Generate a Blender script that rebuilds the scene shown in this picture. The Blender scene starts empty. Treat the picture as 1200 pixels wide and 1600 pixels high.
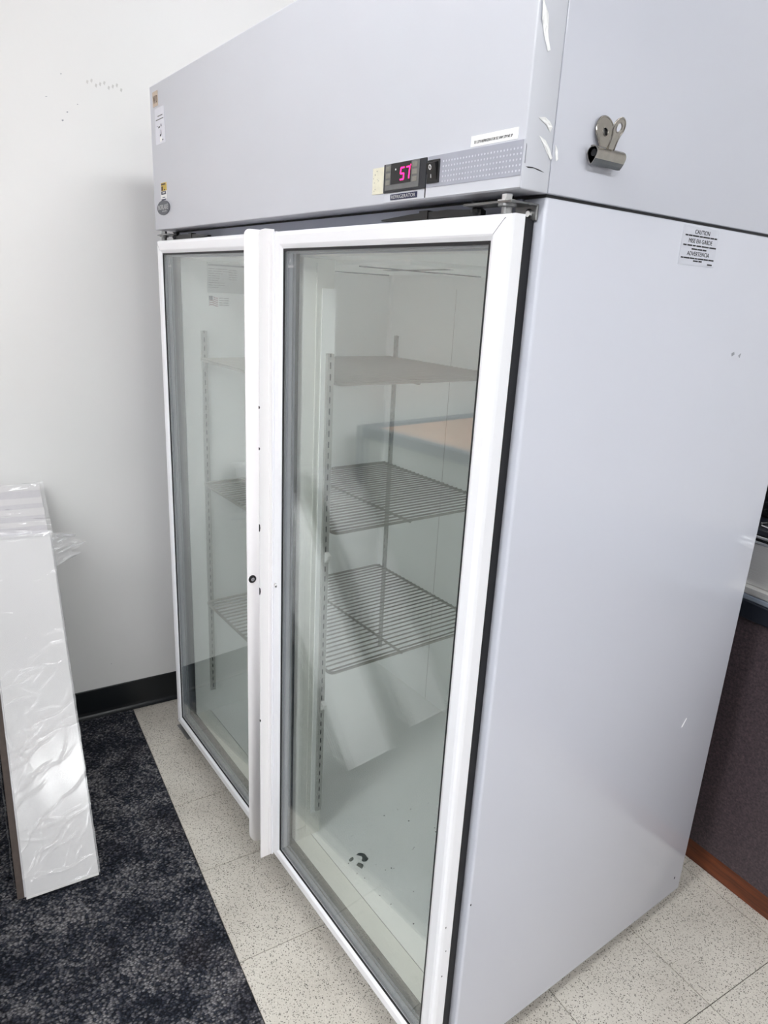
import bpy, math, random
import numpy as np
from mathutils import Matrix, Vector

random.seed(7)
rng = np.random.default_rng(7)
scene = bpy.context.scene
COL = scene.collection

# ------------------------------------------------------------------ camera
TH = 0.0933                                   # the refrigerator stands askew in the room
def build_camera():
    yaw, pit, rol = 0.928 + TH, -0.3037, 0.0527
    f = Vector((-math.sin(yaw)*math.cos(pit), math.cos(yaw)*math.cos(pit), math.sin(pit)))
    r = f.cross(Vector((0, 0, 1))).normalized()
    u = r.cross(f)
    c, s = math.cos(rol), math.sin(rol)
    R, U = c*r + s*u, -s*r + c*u
    cam = bpy.data.cameras.new('camera')
    cam.sensor_width = 36.0
    cam.lens = 1088.1/1600*36.0
    cam.clip_start = 0.02
    o = bpy.data.objects.new('camera', cam)
    COL.objects.link(o)
    m = Matrix.Identity(4)
    for i in range(3):
        m[i][0], m[i][1], m[i][2] = R[i], U[i], -f[i]
    x, y = 2.0897, -0.7101
    m[0][3] = math.cos(TH)*x - math.sin(TH)*y
    m[1][3] = math.sin(TH)*x + math.cos(TH)*y
    m[2][3] = 1.5261
    o.matrix_world = m
    scene.camera = o
build_camera()

# ------------------------------------------------------------------ world and exposure
w = bpy.data.worlds.new('world')
scene.world = w
w.use_nodes = True
w.node_tree.nodes['Background'].inputs[0].default_value = (0.9, 0.95, 1.0, 1)
w.node_tree.nodes['Background'].inputs[1].default_value = 0.3
scene.view_settings.view_transform = 'Standard'
scene.view_settings.look = 'None'
scene.view_settings.exposure = 0.30
scene.view_settings.gamma = 1.0
scene.view_settings.use_curve_mapping = False
scene.cycles.max_bounces = 14
scene.cycles.diffuse_bounces = 7
scene.cycles.transparent_max_bounces = 24
LIGHT_STRENGTH = 22.5
# ceiling lights: centre x, y, half sizes
CEILING_LIGHTS = [(1.18, 0.46, 0.15, 0.60), (1.95, -1.95, 0.30, 0.60), (1.95, -3.40, 0.30, 0.60), (4.00, -1.30, 0.30, 0.60), (4.00, 0.50, 0.30, 0.60)]  # third one is unseen, added to brighten the refrigerator interior
CEIL = 3.0

# ------------------------------------------------------------------ material helpers
MATS = {}
def srgb(r, g, b):
    def c(v):
        v /= 255.0
        return v/12.92 if v <= 0.04045 else ((v+0.055)/1.055)**2.4
    return (c(r), c(g), c(b), 1.0)

class NT:
    def __init__(self, name):
        self.m = bpy.data.materials.new(name)
        self.m.use_nodes = True
        self.t = self.m.node_tree
        self.t.nodes.clear()
        self.out = self.n('ShaderNodeOutputMaterial')
        MATS[name] = self.m
    def n(self, kind, **kw):
        nd = self.t.nodes.new(kind)
        for k, v in kw.items():
            setattr(nd, k, v)
        return nd
    def l(self, a, b):
        self.t.links.new(a, b)
    def math(self, op, a, b=None):
        nd = self.n('ShaderNodeMath', operation=op)
        for i, v in enumerate((a, b)):
            if v is None: continue
            if isinstance(v, (int, float)): nd.inputs[i].default_value = v
            else: self.l(v, nd.inputs[i])
        return nd.outputs[0]
    def ramp(self, fac, stops, interp='LINEAR'):
        nd = self.n('ShaderNodeValToRGB')
        nd.color_ramp.interpolation = interp
        el = nd.color_ramp.elements
        while len(el) < len(stops): el.new(0.5)
        for e, (p, c) in zip(el, stops):
            e.position = p
            e.color = c if len(c) == 4 else (*c, 1)
        self.l(fac, nd.inputs[0])
        return nd.outputs[0]
    def mix(self, fac, a, b, mode='MIX'):
        nd = self.n('ShaderNodeMix', data_type='RGBA', blend_type=mode)
        for i, v in ((0, fac), (6, a), (7, b)):
            if isinstance(v, (int, float)): nd.inputs[i].default_value = v
            elif isinstance(v, tuple): nd.inputs[i].default_value = v
            else: self.l(v, nd.inputs[i])
        return nd.outputs[2]
    def pos(self):
        return self.n('ShaderNodeNewGeometry').outputs['Position']
    def obj(self):
        return self.n('ShaderNodeTexCoord').outputs['Object']
    def scaled(self, vec, s):
        nd = self.n('ShaderNodeMapping')
        nd.inputs['Scale'].default_value = s
        self.l(vec, nd.inputs[0])
        return nd.outputs[0]
    def noise(self, vec, scale, detail=2, rough=0.5):
        nd = self.n('ShaderNodeTexNoise')
        nd.inputs['Scale'].default_value = scale
        nd.inputs['Detail'].default_value = detail
        nd.inputs['Roughness'].default_value = rough
        self.l(vec, nd.inputs['Vector'])
        return nd.outputs['Fac']
    def voronoi(self, vec, scale, feature='F1', out='Distance', rnd=1.0):
        nd = self.n('ShaderNodeTexVoronoi', feature=feature)
        nd.inputs['Scale'].default_value = scale
        nd.inputs['Randomness'].default_value = rnd
        self.l(vec, nd.inputs['Vector'])
        return nd.outputs[out]
    def bump(self, h, strength=0.2, dist=0.002):
        nd = self.n('ShaderNodeBump')
        nd.inputs['Strength'].default_value = strength
        nd.inputs['Distance'].default_value = dist
        self.l(h, nd.inputs['Height'])
        return nd.outputs[0]
    def bsdf(self, color, rough=0.5, metal=0.0, spec=0.5, normal=None, **kw):
        b = self.n('ShaderNodeBsdfPrincipled')
        for k, v in (('Base Color', color), ('Roughness', rough), ('Metallic', metal), ('Specular IOR Level', spec)):
            if isinstance(v, (int, float, tuple)): b.inputs[k].default_value = v
            else: self.l(v, b.inputs[k])
        for k, v in kw.items():
            b.inputs[k.replace('_', ' ')].default_value = v
        if normal is not None: self.l(normal, b.inputs['Normal'])
        self.l(b.outputs[0], self.out.inputs[0])
        return b

def simple(name, col, rough=0.5, metal=0.0, spec=0.5, var=0.04, vscale=25.0, bump=0.0, bscale=300.0):
    t = NT(name)
    p = t.obj()
    n = t.noise(p, vscale, 3)
    dark = tuple(c*(1-var*2) for c in col[:3]) + (1,)
    c = t.ramp(n, [(0.3, dark), (0.7, col)])
    nor = t.bump(t.noise(p, bscale, 2), bump, 0.001) if bump else None
    t.bsdf(c, rough, metal, spec, nor)
    return t.m

def build_materials():
    simple('cabinet_white', srgb(201, 203, 213), 0.17, var=0.006, vscale=3, bump=0.012, bscale=60)
    simple('header_white', srgb(209, 211, 219), 0.35, var=0.012, vscale=5, bump=0.03, bscale=120)
    simple('door_white', srgb(242, 242, 246), 0.36, var=0.002, vscale=4)
    simple('handle_white', srgb(246, 243, 244), 0.4, var=0.002, vscale=4)
    simple('liner_white', srgb(250, 251, 250), 0.4, var=0.01, vscale=5)
    simple('sill_plastic', srgb(236, 236, 230), 0.45, var=0.02, vscale=18)
    simple('gasket_black', srgb(16, 16, 20), 0.55, var=0.1)
    simple('gasket_grey', srgb(52, 54, 62), 0.6, var=0.03, vscale=20)
    simple('spacer_grey', srgb(128, 132, 140), 0.45, var=0.01, vscale=5)
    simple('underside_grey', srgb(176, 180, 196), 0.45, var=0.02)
    simple('chrome', (0.78, 0.78, 0.78, 1), 0.16, metal=1.0, var=0.03)
    simple('nickel', (0.38, 0.355, 0.32, 1), 0.12, metal=1.0, var=0.08, vscale=80)
    simple('plastic_black', srgb(14, 14, 16), 0.4, var=0.1)
    simple('bezel_black', srgb(40, 42, 48), 0.45, var=0.08)
    simple('bezel_grey', srgb(112, 112, 112), 0.5, var=0.08, vscale=90)
    simple('button_grey', srgb(140, 138, 130), 0.5, var=0.1, vscale=120)
    simple('screen_black', srgb(18, 17, 20), 0.12, var=0.05)
    simple('label_white', srgb(246, 246, 246), 0.5, var=0.01)
    simple('label_clear', srgb(204, 206, 216), 0.35, var=0.02)
    simple('label_note', srgb(226, 227, 236), 0.5, var=0.02)
    simple('label_tan', srgb(212, 194, 176), 0.5, var=0.1, vscale=200)
    simple('label_yellow', srgb(214, 182, 74), 0.5, var=0.15, vscale=240)
    simple('label_ivory', srgb(232, 228, 208), 0.5, var=0.05, vscale=120)
    simple('label_inside', srgb(206, 208, 206), 0.5, var=0.02)
    simple('ink_black', srgb(20, 20, 26), 0.6, var=0.05)
    simple('ink_grey', srgb(108, 110, 112), 0.6, var=0.05)
    simple('ink_navy', srgb(34, 38, 72), 0.5, var=0.05)
    simple('ink_brown', srgb(74, 52, 40), 0.6, var=0.05)
    simple('ink_red', srgb(150, 84, 92), 0.6, var=0.05)
    simple('badge_grey', srgb(74, 77, 86), 0.35, var=0.06, vscale=60)
    simple('badge_text', srgb(206, 206, 206), 0.4, var=0.02)
    simple('grille_grey', srgb(168, 170, 182), 0.45, var=0.03, vscale=40)
    simple('grille_dot', srgb(214, 216, 224), 0.4, var=0.02)
    simple('pilaster_steel', srgb(186, 186, 182), 0.34, metal=0.55, var=0.05, vscale=40)
    simple('slot_dark', srgb(26, 26, 28), 0.7, var=0.05)
    simple('shelf_wire', srgb(170, 167, 160), 0.32, metal=0.3, var=0.06, vscale=60)
    simple('clip_plastic', srgb(238, 238, 236), 0.35, var=0.02)
    simple('chip_dark', srgb(30, 28, 32), 0.7, var=0.1)
    simple('scuff_grey', srgb(150, 152, 158), 0.7, var=0.1, vscale=60)
    simple('scuff_pale', srgb(196, 194, 192), 0.7, var=0.05)
    simple('stain_green', srgb(52, 64, 62), 0.6, var=0.25, vscale=90)
    simple('bracket_grey', srgb(150, 150, 150), 0.35, metal=0.8, var=0.08)
    simple('board_white', srgb(196, 194, 193), 0.4, var=0.01, vscale=9)
    simple('board_brown_shaded', srgb(74, 62, 56), 0.7, var=0.12, vscale=60)  # brown hardboard edge, with the shade of the bundle's side darkened in
    simple('board_edge', srgb(184, 180, 184), 0.5, var=0.04, vscale=60)
    simple('ceiling_tile', srgb(232, 232, 228), 0.9, var=0.03, vscale=80, bump=0.3, bscale=220)
    simple('plaster', srgb(219, 218, 217), 0.62, var=0.012, vscale=2.5, bump=0.04, bscale=160)
    simple('plaster_grey', srgb(206, 206, 206), 0.7, var=0.02, vscale=2.5)
    simple('vinyl_black', srgb(14, 18, 22), 0.42, var=0.08, vscale=12)
    simple('grout', srgb(48, 44, 40), 0.9, var=0.1)
    simple('desk_side', srgb(196, 200, 196), 0.5, var=0.03)
    simple('desk_frame', srgb(92, 104, 124), 0.4, var=0.04)
    simple('desk_top', srgb(222, 176, 148), 0.5, var=0.05, vscale=8)
    simple('counter_top', srgb(122, 130, 142), 0.35, var=0.06)
    simple('counter_edge', srgb(22, 26, 36), 0.4, var=0.08)
    simple('jug_grey', srgb(120, 122, 126), 0.15, var=0.05)
    simple('lamp_frame', srgb(235, 235, 235), 0.5, var=0.01)

    # dark laminate of the counter front
    t = NT('laminate_brown')
    p = t.pos()
    c = t.ramp(t.noise(p, 160, 4, 0.7), [(0.35, srgb(48, 40, 46)), (0.6, srgb(78, 66, 70)), (0.75, srgb(96, 80, 80))])
    t.bsdf(c, 0.55, normal=t.bump(t.noise(p, 500, 2), 0.1, 0.0005))
    # reddish wooden kick, colour darkened to carry the shade below the counter
    t = NT('kick_wood_shaded')
    p = t.scaled(t.pos(), (3, 40, 40))
    c = t.ramp(t.noise(p, 3, 4, 0.6), [(0.3, srgb(72, 34, 16)), (0.7, srgb(118, 60, 30))])
    t.bsdf(c, 0.5)
    # brushed stainless steel
    t = NT('brushed_steel')
    p = t.scaled(t.pos(), (2, 200, 200))
    n = t.noise(p, 4, 3)
    c = t.ramp(n, [(0.3, (0.60, 0.59, 0.57, 1)), (0.7, (0.74, 0.73, 0.71, 1))])
    t.bsdf(c, 0.36, 0.6)
    # vinyl composition tile: beige with dark chips
    t = NT('speckled_tile')
    p = t.pos()
    rnd = t.n('ShaderNodeObjectInfo').outputs['Random']
    base = t.ramp(t.noise(p, 6, 4, 0.6), [(0.3, srgb(178, 172, 163)), (0.7, srgb(198, 193, 184))])
    base = t.mix(t.math('MULTIPLY', rnd, 0.10), base, srgb(168, 164, 156))
    warp = t.n('ShaderNodeVectorMath', operation='ADD')
    nz = t.n('ShaderNodeTexNoise'); nz.inputs['Scale'].default_value = 260
    t.l(p, nz.inputs['Vector'])
    sc = t.n('ShaderNodeVectorMath', operation='SCALE'); sc.inputs['Scale'].default_value = 0.0075
    t.l(nz.outputs['Color'], sc.inputs[0])
    t.l(p, warp.inputs[0]); t.l(sc.outputs[0], warp.inputs[1])
    v = t.voronoi(warp.outputs[0], 240)
    vc = t.n('ShaderNodeTexVoronoi'); vc.inputs['Scale'].default_value = 240
    t.l(warp.outputs[0], vc.inputs['Vector'])
    sep = t.n('ShaderNodeSeparateColor'); t.l(vc.outputs['Color'], sep.inputs[0])
    pick = t.math('GREATER_THAN', sep.outputs[0], 0.22)
    chip = t.math('MULTIPLY', t.math('LESS_THAN', v, 0.33), pick)
    tone = t.mix(sep.outputs[1], srgb(46, 43, 40), srgb(104, 97, 88))
    col = t.mix(t.math('MULTIPLY', chip, 0.9), base, tone)
    pale = t.math('MULTIPLY', t.math('GREATER_THAN', t.noise(p, 330, 1), 0.66), 0.5)
    col = t.mix(pale, col, srgb(222, 218, 208))
    t.bsdf(col, 0.42, normal=t.bump(t.noise(p, 40, 2), 0.05, 0.001))
    # loop pile carpet
    t = NT('loop_carpet')
    p = t.pos()
    big = t.noise(p, 9, 4, 0.65)
    loops = t.voronoi(t.scaled(p, (1.0, 0.75, 1.0)), 210)
    vc = t.n('ShaderNodeTexVoronoi'); vc.inputs['Scale'].default_value = 210
    t.l(t.scaled(p, (1.0, 0.75, 1.0)), vc.inputs['Vector'])
    sep = t.n('ShaderNodeSeparateColor'); t.l(vc.outputs['Color'], sep.inputs[0])
    k = t.math('ADD', t.math('MULTIPLY', big, 0.75), t.math('MULTIPLY', sep.outputs[0], 0.28))
    c = t.ramp(k, [(0.34, srgb(27, 30, 38)), (0.48, srgb(50, 53, 63)), (0.58, srgb(90, 90, 95)), (0.70, srgb(134, 132, 134))])
    brown = t.ramp(t.noise(p, 3.2, 3), [(0.58, (0, 0, 0, 1)), (0.75, (1, 1, 1, 1))])
    c = t.mix(t.math('MULTIPLY', brown, 0.15), c, srgb(92, 78, 72))
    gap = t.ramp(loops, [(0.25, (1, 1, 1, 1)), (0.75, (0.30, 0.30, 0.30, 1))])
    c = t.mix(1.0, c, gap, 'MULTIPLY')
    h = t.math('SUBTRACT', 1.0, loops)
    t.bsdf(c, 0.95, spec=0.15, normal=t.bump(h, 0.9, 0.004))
    # window glass, insulated unit (grazing reflectance, slight green tint)
    t = NT('door_glass')
    lw = t.n('ShaderNodeLayerWeight'); lw.inputs['Blend'].default_value = 0.5
    fr = t.math('ADD', t.math('MULTIPLY', t.math('POWER', lw.outputs['Facing'], 5.0), 0.93), 0.068)
    tr = t.n('ShaderNodeBsdfTransparent'); tr.inputs[0].default_value = (0.982, 0.990, 0.986, 1)
    gl = t.n('ShaderNodeBsdfGlossy'); gl.inputs['Roughness'].default_value = 0.0
    gl.inputs['Color'].default_value = (0.98, 1.0, 1.0, 1)
    mx = t.n('ShaderNodeMixShader')
    t.l(fr, mx.inputs[0]); t.l(tr.outputs[0], mx.inputs[1]); t.l(gl.outputs[0], mx.inputs[2])
    t.l(mx.outputs[0], t.out.inputs[0])
    # clear packing film, flat and crumpled into several layers
    for film_name, milk, refl in (('plastic_film', 0.24, 0.04), ('crumpled_film', 0.17, 0.09)):
        t = NT(film_name)
        lw = t.n('ShaderNodeLayerWeight'); lw.inputs['Blend'].default_value = 0.5
        fr = t.math('ADD', t.math('MULTIPLY', t.math('POWER', lw.outputs['Facing'], 3.0), 0.5), refl)
        tr = t.n('ShaderNodeBsdfTransparent'); tr.inputs[0].default_value = (0.97, 0.97, 0.975, 1)
        df = t.n('ShaderNodeBsdfDiffuse'); df.inputs[0].default_value = (0.9, 0.9, 0.92, 1)
        m0 = t.n('ShaderNodeMixShader'); m0.inputs[0].default_value = milk
        t.l(tr.outputs[0], m0.inputs[1]); t.l(df.outputs[0], m0.inputs[2])
        gl = t.n('ShaderNodeBsdfGlossy'); gl.inputs['Roughness'].default_value = 0.16
        mx = t.n('ShaderNodeMixShader')
        t.l(fr, mx.inputs[0]); t.l(m0.outputs[0], mx.inputs[1]); t.l(gl.outputs[0], mx.inputs[2])
        t.l(mx.outputs[0], t.out.inputs[0])
    # emitters
    for nm, colr, st in (('led_red', (1.0, 0.02, 0.16, 1), 4.0), ('lamp_diffuser', (0.975, 0.99, 1.0, 1), LIGHT_STRENGTH)):
        t = NT(nm)
        e = t.n('ShaderNodeEmission'); e.inputs[0].default_value = colr; e.inputs[1].default_value = st
        t.l(e.outputs[0], t.out.inputs[0])
build_materials()

# ------------------------------------------------------------------ mesh helpers
class MB:
    def __init__(self):
        self.v, self.f = [], []
    def add(self, vs, fs):
        b = len(self.v)
        self.v += [tuple(p) for p in vs]
        self.f += [tuple(i+b for i in f) for f in fs]
        return self
    def box(self, x0, x1, y0, y1, z0, z1):
        vs = [(x, y, z) for z in (z0, z1) for y in (y0, y1) for x in (x0, x1)]
        return self.add(vs, [(0, 2, 3, 1), (4, 5, 7, 6), (0, 1, 5, 4), (2, 6, 7, 3), (0, 4, 6, 2), (1, 3, 7, 5)])
    def prism(self, poly, a0, a1, axes='xyz'):
        # poly in the first two axes, extruded along the third
        n = len(poly)
        idx = ['xyz'.index(c) for c in axes]
        vs = []
        for a in (a0, a1):
            for p in poly:
                q = [0, 0, 0]
                q[idx[0]], q[idx[1]], q[idx[2]] = p[0], p[1], a
                vs.append(q)
        fs = [tuple(range(n))[::-1], tuple(range(n, 2*n))]
        fs += [(i, (i+1) % n, (i+1) % n + n, i+n) for i in range(n)]
        return self.add(vs, fs)
    def tube(self, pts, r, seg=8, closed=False, cap=True):
        pts = [Vector(p) for p in pts]
        n = len(pts)
        rings = []
        up = Vector((0, 0, 1))
        for i, p in enumerate(pts):
            a = pts[(i-1) % n] if (closed or i > 0) else p
            b = pts[(i+1) % n] if (closed or i < n-1) else p
            t = (b-a).normalized()
            ref = up if abs(t.dot(up)) < 0.95 else Vector((1, 0, 0))
            s = t.cross(ref).normalized(); q = s.cross(t)
            rr = r[i] if isinstance(r, (list, tuple)) else r
            rings.append([p + (s*math.cos(k*2*math.pi/seg) + q*math.sin(k*2*math.pi/seg))*rr for k in range(seg)])
        vs = [v for ring in rings for v in ring]
        fs = []
        for i in range(n if closed else n-1):
            j = (i+1) % n
            for k in range(seg):
                l = (k+1) % seg
                fs.append((i*seg+k, i*seg+l, j*seg+l, j*seg+k))
        if cap and not closed:
            fs.append(tuple(range(seg))[::-1]); fs.append(tuple(range((n-1)*seg, n*seg)))
        return self.add(vs, fs)
    def lathe(self, prof, c=(0, 0, 0), axis='z', seg=24):
        # prof: (radius, height) pairs
        vs, fs = [], []
        for r, h in prof:
            for k in range(seg):
                a = k*2*math.pi/seg
                p = (r*math.cos(a), r*math.sin(a), h)
                if axis == 'x': p = (p[2], p[0], p[1])
                if axis == 'y': p = (p[0], p[2], p[1])
                vs.append((p[0]+c[0], p[1]+c[1], p[2]+c[2]))
        n = len(prof)
        for i in range(n-1):
            for k in range(seg):
                l = (k+1) % seg
                fs.append((i*seg+k, i*seg+l, (i+1)*seg+l, (i+1)*seg+k))
        fs.append(tuple(range(seg))[::-1]); fs.append(tuple(range((n-1)*seg, n*seg)))
        return self.add(vs, fs)
    def rect_sweep(self, x0, x1, z0, z1, prof, closed=True):
        # prof: (inset d, y) closed profile swept round a rectangle with mitred corners
        n = len(prof)
        vs = []
        for d, y in prof:
            vs += [(x0+d, y, z0+d), (x1-d, y, z0+d), (x1-d, y, z1-d), (x0+d, y, z1-d)]
        fs = []
        for i in range(n if closed else n-1):
            j = (i+1) % n
            for k in range(4):
                l = (k+1) % 4
                fs.append((i*4+k, i*4+l, j*4+l, j*4+k))
        return self.add(vs, fs)
    def grid(self, P):
        # P: array (m,n,3)
        m, n = len(P), len(P[0])
        vs = [tuple(P[i][j]) for i in range(m) for j in range(n)]
        fs = [(i*n+j, i*n+j+1, (i+1)*n+j+1, (i+1)*n+j) for i in range(m-1) for j in range(n-1)]
        return self.add(vs, fs)
    def mesh(self, name):
        me = bpy.data.meshes.new(name)
        me.from_pydata(self.v, [], self.f)
        me.validate()
        import bmesh
        bm = bmesh.new(); bm.from_mesh(me)
        bmesh.ops.recalc_face_normals(bm, faces=bm.faces)
        bm.to_mesh(me); bm.free()
        me.update()
        return me
    def build(self, name, mat, parent=None, bevel=0.0, smooth=False, seg=2, label=None):
        me = self.mesh(name)
        return link(name, me, mat, parent, bevel, smooth, seg, label)

def link(name, me, mat, parent=None, bevel=0.0, smooth=False, seg=2, label=None):
    if not me.materials:
        me.materials.append(MATS[mat])
    o = bpy.data.objects.new(name, me)
    COL.objects.link(o)
    if parent is not None: o.parent = parent
    if bevel:
        b = o.modifiers.new('bevel', 'BEVEL'); b.width = bevel; b.segments = seg; b.limit_method = 'ANGLE'
        b.angle_limit = math.radians(40); b.harden_normals = False
    if smooth:
        for p in me.polygons: p.use_smooth = True
    if label: o['label'] = label
    return o

def empty(name, loc=(0, 0, 0), rz=0.0, label=None, cat=None, group=None):
    o = bpy.data.objects.new(name, None)
    COL.objects.link(o)
    o.location = loc; o.rotation_euler = (0, 0, rz); o.empty_display_size = 0.1
    tag(o, label, cat, group)
    return o

def tag(o, label=None, cat=None, group=None, kind=None):
    for k, v in (('label', label), ('category', cat), ('group', group), ('kind', kind)):
        if v: o[k] = v
    return o

def text_mesh(s, size, name='lettering', bold=0.0):
    cu = bpy.data.curves.new(name, 'FONT')
    cu.body = s; cu.size = size; cu.align_x = 'CENTER'; cu.align_y = 'CENTER'; cu.offset = bold
    cu.resolution_u = 2
    cu.extrude = 0.0001
    o = bpy.data.objects.new(name, cu)
    COL.objects.link(o)
    dg = bpy.context.evaluated_depsgraph_get()
    me = bpy.data.meshes.new_from_object(o.evaluated_get(dg))
    bpy.data.objects.remove(o)
    return me

def text(name, s, size, mat, parent, plane, pos, width=None, bold=0.0, height=None):
    """plane 'front' faces -y, 'side' faces +x (local of the parent); pos = centre"""
    me = text_mesh(s, size, name, bold)
    co = np.empty(len(me.vertices)*3); me.vertices.foreach_get('co', co); co = co.reshape(-1, 3)
    cx, cy = (co[:, 0].max()+co[:, 0].min())/2, (co[:, 1].max()+co[:, 1].min())/2
    k = width/(np.ptp(co[:, 0])) if width else 1.0
    kh = height/(np.ptp(co[:, 1])) if height else k
    out = np.empty_like(co)
    if plane == 'front':
        out[:, 0] = pos[0]+(co[:, 0]-cx)*k; out[:, 1] = pos[1]-co[:, 2]; out[:, 2] = pos[2]+(co[:, 1]-cy)*kh
    else:
        out[:, 0] = pos[0]+co[:, 2]; out[:, 1] = pos[1]+(co[:, 0]-cx)*k; out[:, 2] = pos[2]+(co[:, 1]-cy)*kh
    me.vertices.foreach_set('co', out.ravel()); me.update()
    me.materials.clear()
    return link(name, me, mat, parent)

def word_bars(x0, x1, z, h, n, seed):
    """split an illegible printed line into word-long bars"""
    r = random.Random(seed)
    ws = [r.uniform(0.5, 1.5) for _ in range(n)]
    gap = 0.12
    tot = sum(ws) + gap*(n-1)
    res, x = [], x0
    for q in ws:
        l = q/tot*(x1-x0)
        res.append((x, x+l, z-h/2, z+h/2)); x += l + gap/tot*(x1-x0)
    return res

# ------------------------------------------------------------------ the room
WX, BY, RX, FY = -0.247, 1.79, 6.2, -4.2      # left wall, back wall, right wall, wall behind the camera
CARPET_Y = -0.104
def structure(name, mb, mat, **kw):
    o = mb.build(name, mat, **kw); o['kind'] = 'structure'; return o
wall_left = structure('wall_left', MB().box(WX-0.1, WX, FY, BY, 0, CEIL), 'plaster')
structure('wall_back', MB().box(WX-0.1, RX+0.1, BY, BY+0.1, 0, CEIL), 'plaster')
structure('wall_right', MB().box(RX, RX+0.1, FY, BY, 0, CEIL), 'plaster_grey')
structure('wall_front', MB().box(WX-0.1, RX+0.1, FY-0.1, FY, 0, CEIL), 'plaster_grey')
structure('ceiling', MB().box(WX-0.1, RX+0.1, FY-0.1, BY+0.1, CEIL, CEIL+0.1), 'ceiling_tile')
floor = structure('floor', MB().box(WX-0.1, RX+0.1, FY-0.1, BY+0.1, -0.08, -0.004), 'grout')
T = 0.3048
TX0, TY0 = 0.0188, 0.8084
ys = [CARPET_Y, 0.1988, 0.5036, 0.8084, 1.1132, 1.418]
tile_cache = {}
for r in range(5):
    xs = [WX+0.004] + [TX0 + T*k for k in range(0, 17)]
    if r == 0: xs[2] = 0.345
    for c in range(len(xs)-1):
        wx, wy = xs[c+1]-xs[c]-0.0020, ys[r+1]-ys[r]-0.0020
        key = (round(wx, 3), round(wy, 3))
        if key not in tile_cache:
            me = MB().box(-wx/2, wx/2, -wy/2, wy/2, -0.004, 0.0).mesh('tile'); me.materials.append(MATS['speckled_tile'])
            tile_cache[key] = me
        o = link('tile', tile_cache[key], 'speckled_tile', floor)
        o.location = ((xs[c]+xs[c+1])/2, (ys[r]+ys[r+1])/2, 0.0003*((r*5+c*3) % 3)/3)
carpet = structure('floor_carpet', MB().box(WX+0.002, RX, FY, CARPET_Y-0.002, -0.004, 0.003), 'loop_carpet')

# rubber cove base along the left wall
bp = [(0, 0), (0.016, 0.0), (0.0155, 0.003), (0.009, 0.006), (0.005, 0.012), (0.0035, 0.022), (0.003, 0.108), (0.0015, 0.111), (0, 0.111)]
structure('baseboard_left', MB().prism([(WX+x, 0.003+z) for x, z in bp], FY, BY, 'xzy'), 'vinyl_black')
structure('baseboard_back', MB().prism([(BY-x, 0.003+z) for x, z in bp], WX+0.02, RX, 'yzx'), 'vinyl_black')
# scuffs on the left wall
for i, (y, z, w_, h_) in enumerate([(-0.182, 2.067, .005, .003), (-0.173, 1.973, .006, .004), (-0.187, 1.95, .007, .005), (-0.144, 1.997, .004, .003), (-0.225, 2.004, .006, .002),
                                    (-0.166, 0.2015, .003, .004)]):
    MB().prism([(y-w_/2, z), (y-w_*.1, z-h_/2), (y+w_/2, z+h_*.1), (y+w_*.1, z+h_/2)], WX-0.001, WX+0.0004, 'yzx').build('wall_scuff', 'scuff_grey', wall_left)
for i in range(9):
    y = -0.117+i*0.0115; z = 2.057+0.006*math.sin(i*2.1)
    MB().prism([(y, z), (y+0.004, z-0.004), (y+0.007, z+0.005), (y+0.002, z+0.007)], WX-0.001, WX+0.0003, 'yzx').build('wall_scuff', 'scuff_pale', wall_left)

# ceiling lights
for k, (cx, cy, hx, hy) in enumerate(CEILING_LIGHTS):
    nm = ['above the refrigerator', 'over the carpet in front of the board bundles', 'added to brighten the refrigerator interior, beyond the desk unit', 'behind the photographer on the right', 'far right over the tiles'][k]
    e = empty('ceiling_light', (cx, cy, CEIL), 0, 'recessed fluorescent ceiling light ' + nm, 'ceiling light', 'ceiling lights')
    m = MB()
    for a in ((-hx-.03, -hx, -hy-.03, hy+.03), (hx, hx+.03, -hy-.03, hy+.03), (-hx, hx, -hy-.03, -hy), (-hx, hx, hy, hy+.03)):
        m.box(a[0], a[1], a[2], a[3], -0.02, 0)
    m.build('frame', 'lamp_frame', e)
    MB().box(-hx, hx, -hy, hy, -0.012, -0.004).build('diffuser', 'lamp_diffuser', e)

# ------------------------------------------------------------------ the refrigerator (built in its own frame)
W, D, ZB, ZH, ZT, YB = 1.397, 0.864, 0.042, 1.663, 2.018, 0.052
XI0, XI1, YI, ZF, ZC = 0.05, 1.347, 0.80, 0.100, 1.590
FR = empty('refrigerator', (0, 0, 0), TH, 'large white refrigerator with two glass doors standing on the tiled strip', 'refrigerator')
MB().box(W-0.046, W, YB, D, ZB, ZH-0.0035).build('side_panel', 'cabinet_white', FR, 0.005, True, 3)
MB().box(0, 0.046, YB, D, ZB, ZH-0.0035).build('side_panel', 'cabinet_white', FR, 0.005, True, 3)
MB().box(0.046, W-0.046, YI+0.004, D, ZB, ZH-0.0035).build('back_panel', 'cabinet_white', FR)
MB().box(0.046, W-0.046, YB, YI+0.004, ZC+0.004, ZH-0.0035).build('front_frame_top', 'underside_grey', FR)
MB().box(0.046, W-0.046, YB, YI+0.004, ZB, ZF-0.006).build('bottom_panel', 'cabinet_white', FR)
MB().box(0.006, W-0.006, YB+0.004, D-0.004, ZH-0.0035, ZH+0.0005).build('seam_gasket', 'gasket_black', FR)
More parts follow.
